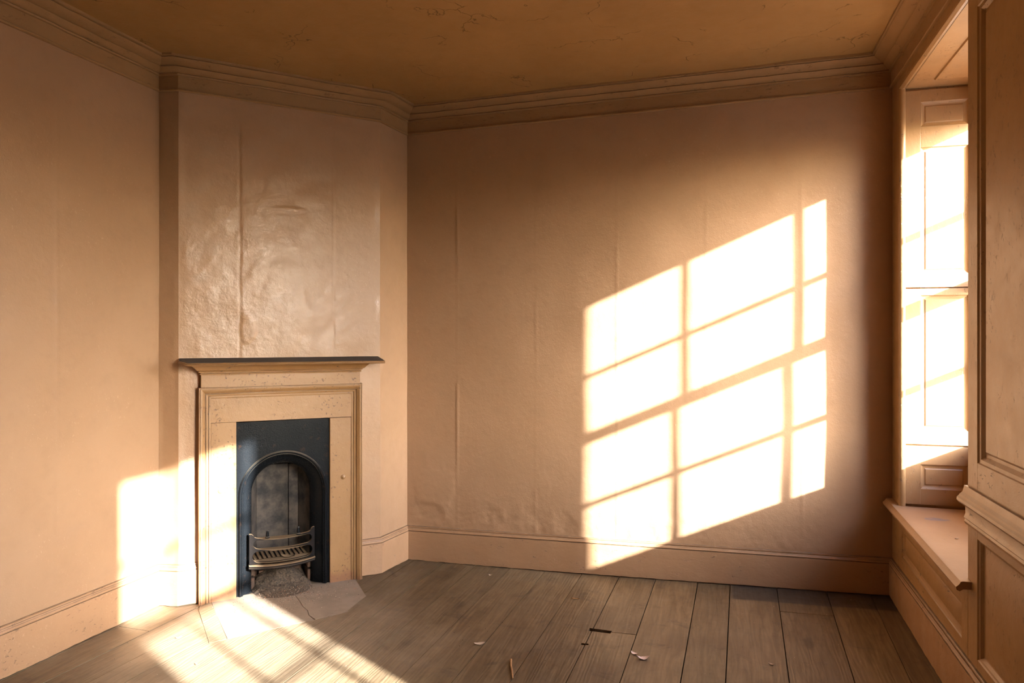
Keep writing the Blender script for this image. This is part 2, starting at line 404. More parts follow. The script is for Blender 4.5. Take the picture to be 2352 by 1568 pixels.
# =====================================================================================
# STRUCTURE
# =====================================================================================
# ---- floor: dark void slab with the boards as its children
def clip_half(poly, p, nrm, keep_in=True):
    out = []; n = len(poly)
    def sd(q): return ((q[0]-p[0]) * nrm[0] + (q[1]-p[1]) * nrm[1]) * (1 if keep_in else -1)
    for i in range(n):
        a, b = poly[i], poly[(i+1) % n]; da, db = sd(a), sd(b)
        if da <= 0: out.append(a)
        if (da < 0) != (db < 0) and abs(da - db) > 1e-12:
            t = da / (da - db); out.append((a[0] + (b[0]-a[0]) * t, a[1] + (b[1]-a[1]) * t))
    return out
def poly_minus_convex(poly, cut):
    """pieces of poly outside the convex ccw polygon cut"""
    res = []; cur = poly
    for i in range(len(cut)):
        a, b = cut[i], cut[(i+1) % len(cut)]; nrm = (b[1]-a[1], -(b[0]-a[0]))    # outward
        o_ = clip_half(cur, a, nrm, keep_in=False)
        if len(o_) >= 3: res.append(o_)
        cur = clip_half(cur, a, nrm, keep_in=True)
        if len(cur) < 3: break
    return res

HEARTH = [(-2.363, 2.643), (-2.066, 2.369), (-1.600, 2.930), (-1.862, 3.228), (-1.884, 3.276), (-2.432, 2.728)]   # ccw outline incl. the strip under the surround
NOTCH = [(-0.556, 2.926), (-0.460, 2.922), (-0.458, 2.950), (-0.556, 2.957)]
NOTCH2 = [(-0.562, 2.785), (-0.530, 2.79), (-0.532, 2.803), (-0.562, 2.803)]

floor = MB().box(XL - 0.1, XR + 0.65, YF - 0.1, YB + 0.25, -0.16, -0.035).build('floor', M['subfloor'])
tag(floor, 'worn brown timber floor of wide boards running towards the back wall', 'floor', kind='structure')
XB = [-2.66, -2.54, -2.372, -2.215, -2.085, -1.895, -1.715, -1.523, -1.329, -1.127, -0.928, -0.722, -0.523, -0.333, -0.121, 0.037, 0.257, 0.482, 0.674, 0.86]
SPL = {1: [2.392, 0.6], 12: [2.938, 0.2], 16: [3.328, 1.1], 3: [1.3], 6: [0.9], 8: [1.6], 10: [0.4], 14: [1.3], 18: [1.9]}
def xb(x0, y): return x0 + 0.026 * (y - 3.63) * (1.0 if x0 > -2.6 else 0)
rp = random.Random(3)
for i in range(len(XB) - 1):
    cuts = sorted([YF - 0.05] + SPL.get(i, [rp.uniform(-0.8, 1.5)]) + [YB + 0.06])
    for c0, c1 in zip(cuts[:-1], cuts[1:]):
        mb = MB(); ns = max(1, int((c1 - c0) / 0.22)); zj = rp.uniform(-0.0012, 0.0012); tilt = rp.uniform(-0.006, 0.006)
        xm = (XB[i] + XB[i+1]) / 2; gap = rp.uniform(0.0010, 0.0024)
        got = False
        for k in range(ns):
            ya = c0 + (c1 - c0) * k / ns + (0.0015 if k == 0 else 0); yb_ = c0 + (c1 - c0) * (k + 1) / ns - (0.0015 if k == ns - 1 else 0)
            quad = [(xb(XB[i], ya) + gap, ya), (xb(XB[i+1], ya) - gap, ya), (xb(XB[i+1], yb_) - gap, yb_), (xb(XB[i], yb_) + gap, yb_)]
            pieces = poly_minus_convex(quad, HEARTH) if yb_ > 2.3 and XB[i] < -1.4 else [quad]
            for cutter in (NOTCH, NOTCH2):
                if XB[i] < -0.5 < XB[i+1] or XB[i] < -0.55 < XB[i+1]:
                    pieces = [q for p_ in pieces for q in poly_minus_convex(p_, cutter)]
            for p_ in pieces:
                got = True; n = len(p_)
                top = [(x, y, floorz(x, y) + zj + tilt * (x - xm)) for x, y in p_]
                mb.add(top + [(x, y, z - 0.022) for x, y, z in top], [tuple(range(n))] + [(j, n + j, n + (j+1) % n, (j+1) % n) for j in range(n)])
        if got: mb.build('plank', M['plank'], floor)

# ---- ceiling
def cdisp(a, b): return fbm(a, b, 1.4, 5, 4) * 0.012
ceiling = grid_wall('ceiling', M['ceiling'], lin((XL - 0.1, XR + 0.1, 0.05)), lin((YF - 0.1, YB + 0.1, 0.05)),
                    lambda a, b, d: (a, b, ZC - d), cdisp)
tag(ceiling, 'ochre painted plaster ceiling with hairline cracks', 'ceiling', kind='structure')

# ---- back wall
def ridge(x, x0, w, h): return h * np.exp(-((x - x0) / w) ** 2)
def blister(x, z, cx, cz, rx, rz, h, seed):
    r = np.sqrt(((x - cx) / rx) ** 2 + ((z - cz) / rz) ** 2) + fbm(x, z, 9, seed, 4) * 0.7
    return h * (1 - sstep(r, 0.62, 1.05))
def back_disp(x, z):
    d = fbm(x, z, 2.2, 11, 3) * 0.006 + fbm(x, z * 0.6, 12, 21, 4, 0.5) * 0.0011
    for s0, hh in ((-1.449, 1.0), (-0.985, 0.6), (-0.535, 0.55), (-0.085, 0.8), (0.372, 0.7)):
        xx = x + fbm(x * 0, z, 2.5, int(s0 * 50), 2) * 0.006
        amt = hh * (0.25 + 0.75 * sstep(fbm(x * 0 + s0, z, 3.1, 31, 2), -0.15, 0.25))
        d = d + ridge(xx, s0, 0.0055, 0.0026) * amt + (xx > s0) * 0.0008 * hh
    d = d + blister(x, z, -1.60, 0.42, 0.13, 0.20, 0.0032, 3) + blister(x, z, -1.60, 0.27, 0.11, 0.07, -0.004, 4)
    d = d + blister(x, z, -1.20, 0.40, 0.16, 0.11, 0.0012, 5) + blister(x, z, -0.94, 0.50, 0.035, 0.13, 0.0010, 6)
    d = d + blister(x, z, -0.70, 1.55, 0.10, 0.10, 0.0010, 8) + blister(x, z, -1.25, 1.40, 0.12, 0.18, 0.0008, 9)
    d = d + fbm(x, z, 16, 71, 4, 0.6) * 0.0035 * (1 - sstep(z, 0.24, 0.48))
    return d * (1 - sstep(z, 2.36, 2.46))
wall_back = grid_wall('wall_back', M['wall'], lin((-1.80, 0.84, 0.008)), lin((-0.05, 0.15, 0.05), (0.15, 2.50, 0.008), (2.50, 2.64, 0.07)),
                      lambda a, b, d: (a, YB - d, b), back_disp)
tag(wall_back, 'pale peach plaster back wall catching the window-shaped patch of sun', 'wall', kind='structure')

# ---- left wall
def left_disp(y, z):
    d = fbm(y, z, 1.8, 41, 3) * 0.007 + fbm(y, z, 13, 43, 3, 0.5) * 0.0012
    s0 = 2.116
    d = d + ridge(y, s0, 0.006, 0.0016) + (y > s0) * 0.0008
    d = d + blister(y, z, 2.35, 0.42, 0.20, 0.10, 0.002, 5) + fbm(y, z, 14, 47, 4) * 0.003 * (1 - sstep(z, 0.22, 0.5))
    # a scratch across the plaster
    ln = np.abs((z - 1.25) - (y - 2.13) * 0.55); d = d - 0.0022 * np.exp(-(ln / 0.003) ** 2) * (y > 2.117) * (y < 2.205)
    return d * (1 - sstep(z, 2.36, 2.46))
wall_left = grid_wall('wall_left', M['wall'], lin((YF - 0.1, 1.75, 0.1), (1.75, 2.665, 0.008)), lin((-0.05, 0.15, 0.05), (0.15, 2.50, 0.010), (2.50, 2.64, 0.07)),
                      lambda a, b, d: (XL + d, a, b), left_disp)
tag(wall_left, 'pale peach plaster left wall beside the corner chimney breast', 'wall', kind='structure')

# ---- chimney breast across the corner: face + two cheeks, joined as one wall
wall_ch = empty('wall_chimney', (FO[0], FO[1], 0), math.radians(45))
tag(wall_ch, 'glossy peach chimney breast set diagonally across the far left corner', 'wall', kind='structure')
S2 = math.sqrt(0.5)
def to_local(x, y): return ((x - FO[0]) * S2 + (y - FO[1]) * S2, -(x - FO[0]) * S2 + (y - FO[1]) * S2)
def ch_disp(u, z):
    d = fbm(u, z, 3.0, 51, 4) * 0.009 + fbm(u, z, 17, 53, 4, 0.55) * 0.0014 * (0.35 + 0.65 * sstep(z, 0.9, 1.25)) * (1 - 0.5 * sstep(z, 1.7, 2.2))
    for s0, hh in ((-0.222, 1.0), (0.243, 0.7)):
        uu = u + fbm(u * 0, z, 4, 57, 3) * 0.006
        d = d + ridge(uu, s0, 0.0042, -0.0022) * hh + (uu > s0) * 0.0011 * hh
    d = d + blister(u, z, -0.185, 1.33, 0.05, 0.09, 0.0035, 2) + blister(u, z, 0.03, 1.95, 0.08, 0.02, 0.003, 7)
    d = d * (1 - 0.8 * sstep(np.abs(u), 0.46, 0.497)) * (0.45 + 0.55 * sstep(z, 1.1, 1.3)) * (1 - sstep(z, 2.36, 2.46))
    return d
class Keep:
    def __init__(s, rects, hole): s.rects = rects; s.hole = hole
    def __call__(s, a, b):
        h = s.hole; return ~((a > h[0]) & (a < h[1]) & (b < h[3]))
U3 = 0.497
kp = Keep([(-U3, -0.27, -0.05, 2.64), (0.25, U3, -0.05, 2.64), (-0.27, 0.25, 0.90, 2.64)], (-0.27, 0.25, -0.05, 0.90))
face = grid_wall('plaster_face', M['breast'], lin((-U3, -0.27, 0.0065), (-0.27, 0.25, 0.0065), (0.25, U3, 0.0065)), lin((-0.05, 0.15, 0.05), (0.15, 0.90, 0.0065), (0.90, 2.50, 0.0065), (2.50, 2.64, 0.07)),
                 lambda a, b, d: (a, -d, b), ch_disp, keep=kp, thick=0.10, parent=wall_ch)
for nm, A_, B_ in (('cheek', P1, P2), ('cheek', P3, PC)):
    la, lb = to_local(*A_), to_local(*B_); L = math.hypot(lb[0]-la[0], lb[1]-la[1]); dx, dy = (lb[0]-la[0]) / L, (lb[1]-la[1]) / L
    nx, ny = dy, -dx
    def Pm(a, b, d, la=la, dx=dx, dy=dy, nx=nx, ny=ny): return (la[0] + dx * a + nx * d, la[1] + dy * a + ny * d, b)
    def dm(a, b, L=L):
        e = sstep(a, 0, 0.02) * (1 - sstep(a, L - 0.02, L))
        return (fbm(a, b, 2.2, 61, 3) * 0.008 + fbm(a, b, 11, 63, 3) * 0.003) * e * (1 - sstep(b, 2.36, 2.46))
    grid_wall(nm, M['wall'], lin((0, L, 0.008)), lin((-0.05, 0.15, 0.05), (0.15, 2.50, 0.010), (2.50, 2.64, 0.07)), Pm, dm, thick=0.05, parent=wall_ch)

# ---- front wall, behind the camera
wall_front = MB().box(XL - 0.1, XR + 0.6, YF - 0.12, YF, -0.05, 2.64).build('wall_front', M['wall'])
tag(wall_front, 'plain peach wall behind the viewer', 'wall', kind='structure')

# ---- window wall: masonry with two openings; panelled pier on the room side
W0, W1 = 2.586, 3.47                        # visible opening of the far window along Y
ZH, ZS = 2.415, 0.755                       # head and sill
wall_right = empty('wall_right', (XR, YB, 0)); 
tag(wall_right, 'ochre panelled window wall with dado rail along the right side', 'wall', kind='structure')
def wr(mb, name, mat, **k):
    o = mb.build(name, mat, None, **k); o.parent = wall_right; o.matrix_parent_inverse = wall_right.matrix_basis.inverted(); return o
XO = 1.36
mb = MB()
mb.box(XR + 0.018, XO, 3.58, YB + 0.25, -0.1, 2.72)                          # beyond the far window
mb.box(XR + 0.02, XO, 3.58 - WIN_STEP, 2.55, -0.1, 2.72)                     # pier between the windows
mb.box(XR + 0.02, XO, YF - 0.12, 2.55 - WIN_STEP, -0.1, 2.72)                # nearer than the near window
for k in (0, 1):
    o_ = -WIN_STEP * k
    mb.box(XR + 0.02, XO, 2.55 + o_, 3.58 + o_, ZH + 0.02, 2.72)              # head
    mb.box(1.075, XO, 2.55 + o_, 3.58 + o_, -0.1, ZS)                        # below the sill
wr(mb, 'masonry', M['masonry'])

def PW(a, b, n): return (XR - n, a, b)       # window-wall face: a = Y, b = Z, n = out into the room
def panel_mesh(P, a0, a1, b0, b1, depth=0.014, field=0.010, mould=0.020, bevelw=0.045, sgn=1):
    """recessed fielded panel: moulding falls from the frame, bevel rises to the field"""
    mb = MB(); rows = [(0.0, 0.0), (0.003, -0.004), (mould * 0.45, -0.006), (mould * 0.8, -depth * 0.9), (mould, -depth), (mould + 0.003, -depth), (mould + bevelw * 0.35, -depth + field * 0.25), (mould + bevelw, -depth + field)]
    sa = 1 if a1 > a0 else -1
    rings = [[P(a0 + sa * i, b0 + i, n), P(a1 - sa * i, b0 + i, n), P(a1 - sa * i, b1 - i, n), P(a0 + sa * i, b1 - i, n)] for i, n in rows]
    mb.loft(rings, closed=True, caps=False)
    n4 = 4 * (len(rows) - 1); mb.f.append((n4, n4 + 1, n4 + 2, n4 + 3)); mb.mi.append(0)
    return mb
def pbox(P, a0, a1, b0, b1, n0, n1):
    mb = MB(); v = [P(a, b, n) for n in (n0, n1) for b in (b0, b1) for a in (a0, a1)]
    return mb.add(v, [(0, 2, 3, 1), (4, 5, 7, 6), (0, 1, 5, 4), (2, 6, 7, 3), (0, 4, 6, 2), (1, 3, 7, 5)])

# pier panelling (Y from near window's far edge to the far window's near edge)
pa0, pa1 = 3.50 - WIN_STEP, W0              # 1.30 .. 2.586
st = 0.088
wr(pbox(PW, pa1 - st, pa1, 0.0, 2.60, -0.022, 0), 'stile', M['wood'], bevel=0.0025)
wr(pbox(PW, pa0, pa0 + st, 0.0, 2.60, -0.022, 0), 'stile', M['wood'], bevel=0.0025)
for b0, b1 in ((0.0, 0.262), (0.645, 0.885), (2.33, 2.60)):
    wr(pbox(PW, pa0 + st, pa1 - st, b0, b1, -0.022, 0), 'rail', M['woodh'])
wr(panel_mesh(PW, pa0 + st, pa1 - st, 0.885, 2.33, depth=0.018, field=0.008, mould=0.030, bevelw=0.012), 'panel', M['wood'], smooth=25)
wr(panel_mesh(PW, pa0 + st, pa1 - st, 0.262, 0.645, depth=0.016, field=0.011, mould=0.018, bevelw=0.055), 'panel', M['wood'], smooth=25)
# strip beyond the nearer window, plain board
wr(pbox(PW, YF, 2.586 - WIN_STEP, 0.0, 2.60, -0.022, 0), 'board', M['wood'])
# dado rail on the pier
dado = [(0, 0.672), (0.007, 0.672), (0.009, 0.680), (0.006, 0.687), (0.010, 0.692), (0.007, 0.700), (0.005, 0.706), (0.006, 0.728), (0.014, 0.736), (0.025, 0.741), (0.031, 0.749), (0.030, 0.758), (0.025, 0.763), (0.022, 0.768), (0.014, 0.776), (0.010, 0.790), (0.009, 0.797), (0, 0.797)]
rings = [[PW(y, z + 0.0 * y, n) for n, z in dado] for y in (pa1 + 0.006, pa1 - 0.01, (pa0 + pa1) / 2, pa0)]
wr(MB().loft(rings), 'dado_rail', M['woodh'], smooth=35)
# flat strip between opening head and cornice, and the narrow strip beside the back wall
wr(pbox(PW, pa1, YB + 0.01, ZH, 2.60, -0.022, 0.0), 'head_board', M['woodh'])
wr(pbox(PW, pa0 - (W1 - W0) - 0.03, pa0, ZH, 2.60, -0.022, 0.0), 'head_board', M['woodh'])
wr(pbox(PW, 3.512, YB + 0.01, 0.0, ZH, -0.022, 0.0), 'board', M['wood'])
# roll bead round the far edge of the opening
def bead_prof(c, r, a0, a1, n=8): return [(c[0] + r * math.cos(math.radians(a0 + (a1 - a0) * k / n)), c[1] + r * math.sin(math.radians(a0 + (a1 - a0) * k / n))) for k in range(n + 1)]
bp = [(XR + 0.016, 3.512), (XR - 0.001, 3.512), (XR + 0.001, 3.506)] + [(XR + 0.009 + 0.015 * math.cos(math.radians(t)), 3.488 + 0.015 * math.sin(math.radians(t))) for t in range(130, 331, 20)] + [(XR + 0.016, 3.490)]
wr(MB().loft([[(x, y, z) for x, y in bp] for z in (0.50, 1.2, 1.9, ZH)]), 'bead', M['wood'], smooth=40)
hb = [(XR + 0.0, ZH + 0.022), (XR - 0.006, ZH + 0.014), (XR - 0.004, ZH + 0.003), (XR + 0.008, ZH - 0.004), (XR + 0.02, ZH), (XR + 0.02, ZH + 0.022)]
wr(MB().loft([[(x, y, z) for x, z in hb] for y in (W0, 3.0, 3.512)]), 'bead', M['woodh'], smooth=40)

# ---- windows -----------------------------------------------------------------------
def build_window(name, label, dy, detailed):
    w = empty(name, (1.10, 3.03 + dy, ZS)); tag(w, label, 'window', kind='structure')
    def part(mb, nm, mat, parent=None, **k):
        o = mb.build(nm, mat, None, **k); p = parent or w; o.parent = p
        off = Vector((0, 0, 0)); 
        o.location = (-1.10, -3.03, -ZS) if p is w else (0, 0, 0)
        return o
    # verts are given for dy = 0 in world metres and carried by the parent
    fr = MB()
    fr.box(1.055, 1.20, 2.55, 2.612, ZS, ZH); fr.box(1.055, 1.20, 3.528, 3.58, ZS, ZH); fr.box(1.06, 1.20, 2.612, 3.528, 2.312, ZH + 0.02)
    part(fr, 'sash_box', M['sash'], bevel=0.003)
    part(MB().box(1.06, 1.42, 2.55, 3.58, ZS - 0.05, ZS), 'sill', M['sash'], bevel=0.004)
    for nm, x0, x1, z0, z1, zb0, zb1, zbar in (('upper_sash', 1.133, 1.167, 1.545, 2.314, 1.580, 2.262, 1.885), ('lower_sash', 1.083, 1.117, 0.756, 1.545, 0.825, 1.505, 1.172)):
        s = MB(); s.box(x0, x1, 2.610, 2.655, z0, z1); s.box(x0, x1, 3.485, 3.530, z0, z1); s.box(x0, x1, 2.655, 3.485, z0, zb0); s.box(x0, x1, 2.655, 3.485, zb1, z1)
        so = part(s, nm, M['sash'])
        for yb_ in (2.928, 3.212):
            part(MB().box(x0 + 0.002, x1 - 0.002, yb_ - 0.008, yb_ + 0.008, zb0, zb1), 'glazing_bar', M['sash'], so, bevel=0.002)
        part(MB().box(x0 + 0.003, x1 - 0.003, 2.655, 3.485, zbar - 0.0105, zbar + 0.0105), 'glazing_bar', M['sash'], so, bevel=0.002)
        xg = (x0 + x1) / 2
        for ya, yb_ in ((2.655, 2.920), (2.936, 3.204), (3.220, 3.485)):
            for za, zb_ in ((zb0, zbar - 0.0105), (zbar + 0.0105, zb1)):
                part(MB().box(xg - 0.0012, xg + 0.0012, ya, yb_, za, zb_), 'pane', M['glass'], so)
    # linings of the recess
    near = MB(); near.add([(XR + 0.023, W0 - 0.002, 0.5), (1.06, 2.575, 0.5), (1.06, 2.55, 0.5), (XR + 0.023, 2.55, 0.5), (XR + 0.023, W0 - 0.002, ZH), (1.06, 2.575, ZH), (1.06, 2.55, ZH), (XR + 0.023, 2.55, ZH)],
             [(3, 2, 1, 0), (4, 5, 6, 7), (0, 1, 5, 4), (1, 2, 6, 5), (2, 3, 7, 6), (3, 0, 4, 7)])
    part(near, 'lining', M['shutter'])
    far = MB(); far.add([(XR + 0.020, 3.496, 0.5), (1.06, 3.510, 0.5), (1.06, 3.58, 0.5), (XR + 0.020, 3.58, 0.5), (XR + 0.020, 3.496, ZH), (1.06, 3.510, ZH), (1.06, 3.58, ZH), (XR + 0.020, 3.58, ZH)],
             [(3, 2, 1, 0), (4, 5, 6, 7), (0, 1, 5, 4), (1, 2, 6, 5), (2, 3, 7, 6), (3, 0, 4, 7)])
    part(far, 'lining', M['shutter'])
    # soffit with one framed panel
    def PS(a, b, n): return (a, b, ZH - n)
    sof = MB().box(XR + 0.02, 1.06, 2.56, 3.51, ZH, ZH + 0.02); part(sof, 'soffit_board', M['shutter'])
    if detailed:
        part(panel_mesh(PS, XR + 0.10, 1.03, 2.66, 3.40, depth=-0.008, field=-0.003, mould=0.018, bevelw=0.02), 'soffit_panel', M['shutter'], smooth=25)
    # apron under the sill
    part(MB().box(1.045, 1.075, 2.56, 3.51, 0.0, ZS), 'apron', M['shutter'])
    return w
window_1 = build_window('window_1', 'far sash window whose sun falls on the back wall', 0.0, True)
window_2 = build_window('window_2', 'near sash window outside the view whose sun falls on the hearth', -WIN_STEP, False)

# ---- shutters on the far side of the recess
def PRV(a, b, n):                               # a = X along the reveal, b = Z, n = out towards the viewer (-Y)
    return (a, 3.482 + (a - 0.80) * 0.06 - n, b)
def shutter(label, z0, z1, panels, a0=0.7885, a1=1.053, pa=(0.853, 1.043), name='shutter', cat='shutter'):
    c = PRV((a0 + a1) / 2, z0, 0)
    r = empty(name, c); tag(r, label, cat)
    def part(mb, nm, mat, **k):
        o = mb.build(nm, mat, None, **k); o.parent = r; o.location = (-c[0], -c[1], -c[2]); return o
    part(pbox(PRV, a0, pa[0], z0, z1, -0.012, 0), 'stile', M['shutter'], bevel=0.0015)
    part(pbox(PRV, pa[1], a1, z0, z1, -0.012, 0), 'stile', M['shutter'], bevel=0.0015)
    edges = [z0] + [v for p in panels for v in p] + [z1]
    for k in range(0, len(edges), 2):
        part(pbox(PRV, pa[0], pa[1], edges[k], edges[k+1], -0.012, -0.0006), 'rail', M['shutter'])
    for b0, b1 in panels:
        part(panel_mesh(PRV, pa[0], pa[1], b0, b1, depth=0.009, field=0.003, mould=0.016, bevelw=0.006), 'panel', M['shutter'], smooth=25)
    return r
shutter('upper folded window shutter with a small panel above a tall one', 1.514, 2.403, [(1.575, 2.145), (2.238, 2.350)])
shutter('lower folded window shutter with one tall sunlit panel', 0.806, 1.508, [(0.870, 1.478)])
shutter('small panelled lining board between lower shutter and window seat', 0.535, 0.799, [(0.605, 0.716)], name='lining_panel', cat='panel')

# ---- window seat
def seatz(y): return 0.525 - 0.036 * (3.47 - y)
ws = empty('window_seat', (0.90, 3.03, 0.0)); tag(ws, 'boxed wooden window seat with panelled front under the window', 'window seat')
def wsp(mb, nm, mat, **k):
    o = mb.build(nm, mat, None, **k); o.parent = ws; o.location = (-0.90, -3.03, 0.0); return o
nos = [(1.045, 0.0), (1.045, -0.024), (0.772, -0.024), (0.745, -0.026), (0.736, -0.033), (0.727, -0.029), (0.725, -0.020), (0.731, -0.014), (0.735, -0.010), (0.739, -0.002), (0.745, 0.0)]
rings = []
for y in (2.552, 2.8, 3.05, 3.3, 3.465): rings.append([(x, y, seatz(y) + z) for x, z in nos])
rings.append([(max(x, 0.765) if False else x, 3.60, seatz(3.60) + z) for x, z in nos])
# board narrowed to the nosing past both ends of the opening
sb = MB()
sb.loft([[(x, y, seatz(y) + z) for x, z in nos] for y in (W0 + 0.002, 2.8, 3.05, 3.3, 3.476)])
nose = [(0.772, 0.0)] + nos[2:]
sb.loft([[(x, y, seatz(y) + z) for x, z in nose] for y in (2.548, W0 + 0.002)])
sb.loft([[(x, y, seatz(y) + z) for x, z in nose] for y in (3.476, 3.612)])
wsp(sb, 'seat_board', M['seat'], smooth=30)
def PSF(a, b, n): return (XR - n, a, b - 0.036 * (3.47 - a))
fa0, fa1 = W0 + 0.001, 3.511
wsp(pbox(PSF, fa0, fa0 + 0.06, 0.03, 0.50, -0.02, 0), 'stile', M['wood']); wsp(pbox(PSF, 3.452, fa1, 0.03, 0.50, -0.02, 0), 'stile', M['wood'])
wsp(pbox(PSF, fa0 + 0.06, 3.452, 0.422, 0.50, -0.02, 0), 'rail', M['woodh']); wsp(pbox(PSF, fa0 + 0.06, 3.452, 0.03, 0.300, -0.02, 0), 'rail', M['woodh'])
wsp(panel_mesh(PSF, fa0 + 0.06, 3.452, 0.300, 0.422, depth=0.012, field=0.002, mould=0.020, bevelw=0.006), 'panel', M['woodh'], smooth=25)

# ---- baseboards
bprof = [(0, 0.0), (0.017, 0.0), (0.018, 0.845), (0.013, 0.852), (0.013, 0.862), (0.0175, 0.868), (0.018, 0.885), (0.016, 0.905), (0.0125, 0.925), (0.0115, 0.940), (0.0075, 0.942), (0.0075, 0.955), (0.010, 0.962), (0.010, 0.985), (0.007, 1.0), (0.0, 1.0)]
def bz(x, y, t):
    lo = floorz(x, y) + 0.0045 + 0.0022 * math.sin(x * 23 + y * 31) * math.sin(x * 61 + y * 47)
    hi = 0.198 + (0.045 * max(0, (x + 1.76) / 2.53) if x > -1.76 else 0) 
    if x > XR - 0.001: hi = 0.243 - 0.010 * (3.63 - y)
    return lo + (hi - lo) * t
du = lambda u, v=0.0: (FO[0] + (u + v) * S2, FO[1] + (u - v) * S2)
BPATH = [(XL, YF), P1, P2, du(-0.416)]
def baseboard(nm, path, segs, label, sd):
    o = sweep(path, bprof, segs, bz, 0.03, 0.0009, sd).build(nm, M['skirt'], None, smooth=30); tag(o, label, 'baseboard', kind='structure'); return o
baseboard('baseboard_left', BPATH, [0], 'painted skirting board along the left wall', 1)
baseboard('baseboard_chimney', BPATH, [1, 2], 'short skirting board left of the fireplace', 2)
CPATH = [du(0.389), P3, PC, (XR, YB), (XR, YF)]
baseboard('baseboard_corner', CPATH, [0, 1], 'short skirting board right of the fireplace', 3)
baseboard('baseboard_back', CPATH, [2], 'long chipped skirting board along the back wall', 4)
baseboard('baseboard_right', CPATH, [3], 'deep skirting board below the window seat', 5)

# ---- cornice
cprof = [(0, 2.472), (0.010, 2.472), (0.014, 2.475), (0.014, 2.480), (0.010, 2.483), (0.006, 2.484), (0.006, 2.489), (0.007, 2.546), (0.016, 2.547), (0.018, 2.553), (0.014, 2.556), (0.022, 2.558), (0.034, 2.564), (0.044, 2.573), (0.048, 2.576), (0.043, 2.579), (0.048, 2.582), (0.060, 2.584), (0.076, 2.589), (0.089, 2.597), (0.094, 2.601), (0.089, 2.604), (0.102, 2.606), (0.104, 2.630), (0, 2.630)]
KPATH = [(XL, YF), P1, P2, P3, PC, (XR, YB), (XR, YF)]
for k, (segs, lab) in enumerate((([0], 'moulded plaster cornice along the left wall'), ([1, 2, 3], 'moulded cornice stepping round the chimney breast'), ([4], 'moulded cornice along the back wall'), ([5], 'moulded cornice over the window wall'))):
    o = sweep(KPATH, cprof, segs, None, 0.06, 0.0012, 20 + k).build('trim_%d' % (k + 1), M['cornice'], None, smooth=30)
    tag(o, lab, 'cornice', kind='structure')

# ---- outside ground
gr = MB().box(1.5, 40, -40, 40, -3.4, -3.2).build('ground', M['ground']); tag(gr, 'pale paved ground outside the windows', 'ground', kind='structure')

# =====================================================================================
# FIREPLACE  (local frame: x = along the chimney face, -y = out into the room)
# =====================================================================================
R45 = math.radians(45)
def PF(u, z, v): return (u, -v, z)
mantel = empty('mantelpiece', (FO[0], FO[1], 0), R45); tag(mantel, 'ochre painted wooden mantelpiece with moulded frame and narrow shelf', 'mantelpiece')
def fp(mb, nm, mat, parent=None, **k):
    o = mb.build(nm, mat, None, **k); o.parent = parent or mantel; return o
jl = fp(pbox(PF, -0.357, -0.241, -0.002, 0.872, -0.010, 0.030), 'jamb', M['surround'], bevel=0.002)
jr = fp(pbox(PF, 0.218, 0.336, -0.002, 0.868, -0.010, 0.030), 'jamb', M['surround'], bevel=0.002)
lt = MB(); flat_poly([(-0.360, 0.8735), (0.336, 0.870), (0.336, 1.005), (-0.360, 1.005)], -0.010, 0.033, PF, lt); fp(lt, 'lintel_board', M['surround'], bevel=0.002)
# moulded architrave: inner edge to outer edge, swept round three sides with mitres
ap = [(0.0, -0.012), (0.0, 0.034), (0.004, 0.036), (0.008, 0.036), (0.0085, 0.029), (0.0115, 0.029), (0.012, 0.035), (0.016, 0.038), (0.021, 0.039), (0.022, 0.032), (0.0245, 0.032), (0.027, 0.041), (0.033, 0.045), (0.040, 0.052), (0.044, 0.053), (0.047, 0.053), (0.0475, 0.048), (0.0495, 0.048), (0.050, 0.052), (0.053, 0.052), (0.055, 0.049), (0.055, -0.012)]
iu0, iu1, iz = -0.357, 0.330, 0.992
def arch_ring(corner):
    su, sz, bu, bz_ = corner; return [PF(bu + su * o_, bz_ + sz * o_, v) for o_, v in ap]
c0 = (-1, 0, iu0, 0.0); c1 = (-1, 1, iu0, iz); c2 = (1, 1, iu1, iz); c3 = (1, 0, iu1, 0.0)
for a, b in ((c0, c1), (c1, c2), (c2, c3)):
    fp(MB().loft([arch_ring(a), arch_ring(b)]), 'architrave', M['surround'], smooth=35)
fp(pbox(PF, -0.402, 0.374, 1.040, 1.125, -0.012, 0.046), 'frieze_board', M['surround'], bevel=0.002)
# bed mould under the shelf, returned at both ends
bm_prof = [(0.0, 1.108), (0.004, 1.108), (0.006, 1.113), (0.002, 1.117), (0.002, 1.119), (0.009, 1.120), (0.012, 1.124), (0.010, 1.127), (0.016, 1.128), (0.020, 1.131), (0.026, 1.139), (0.036, 1.148), (0.044, 1.158), (0.0, 1.158)]
rings = []
for (uu, su, vv, sv) in ((-0.402, -1, 0.0, 0), (-0.402, -1, 0.046, 1), (0.374, 1, 0.046, 1), (0.374, 1, 0.0, 0)):
    rings.append([PF(uu + su * o_, z, vv + sv * o_) for o_, z in bm_prof])
fp(MB().loft(rings), 'bed_mould', M['surround'], smooth=30)
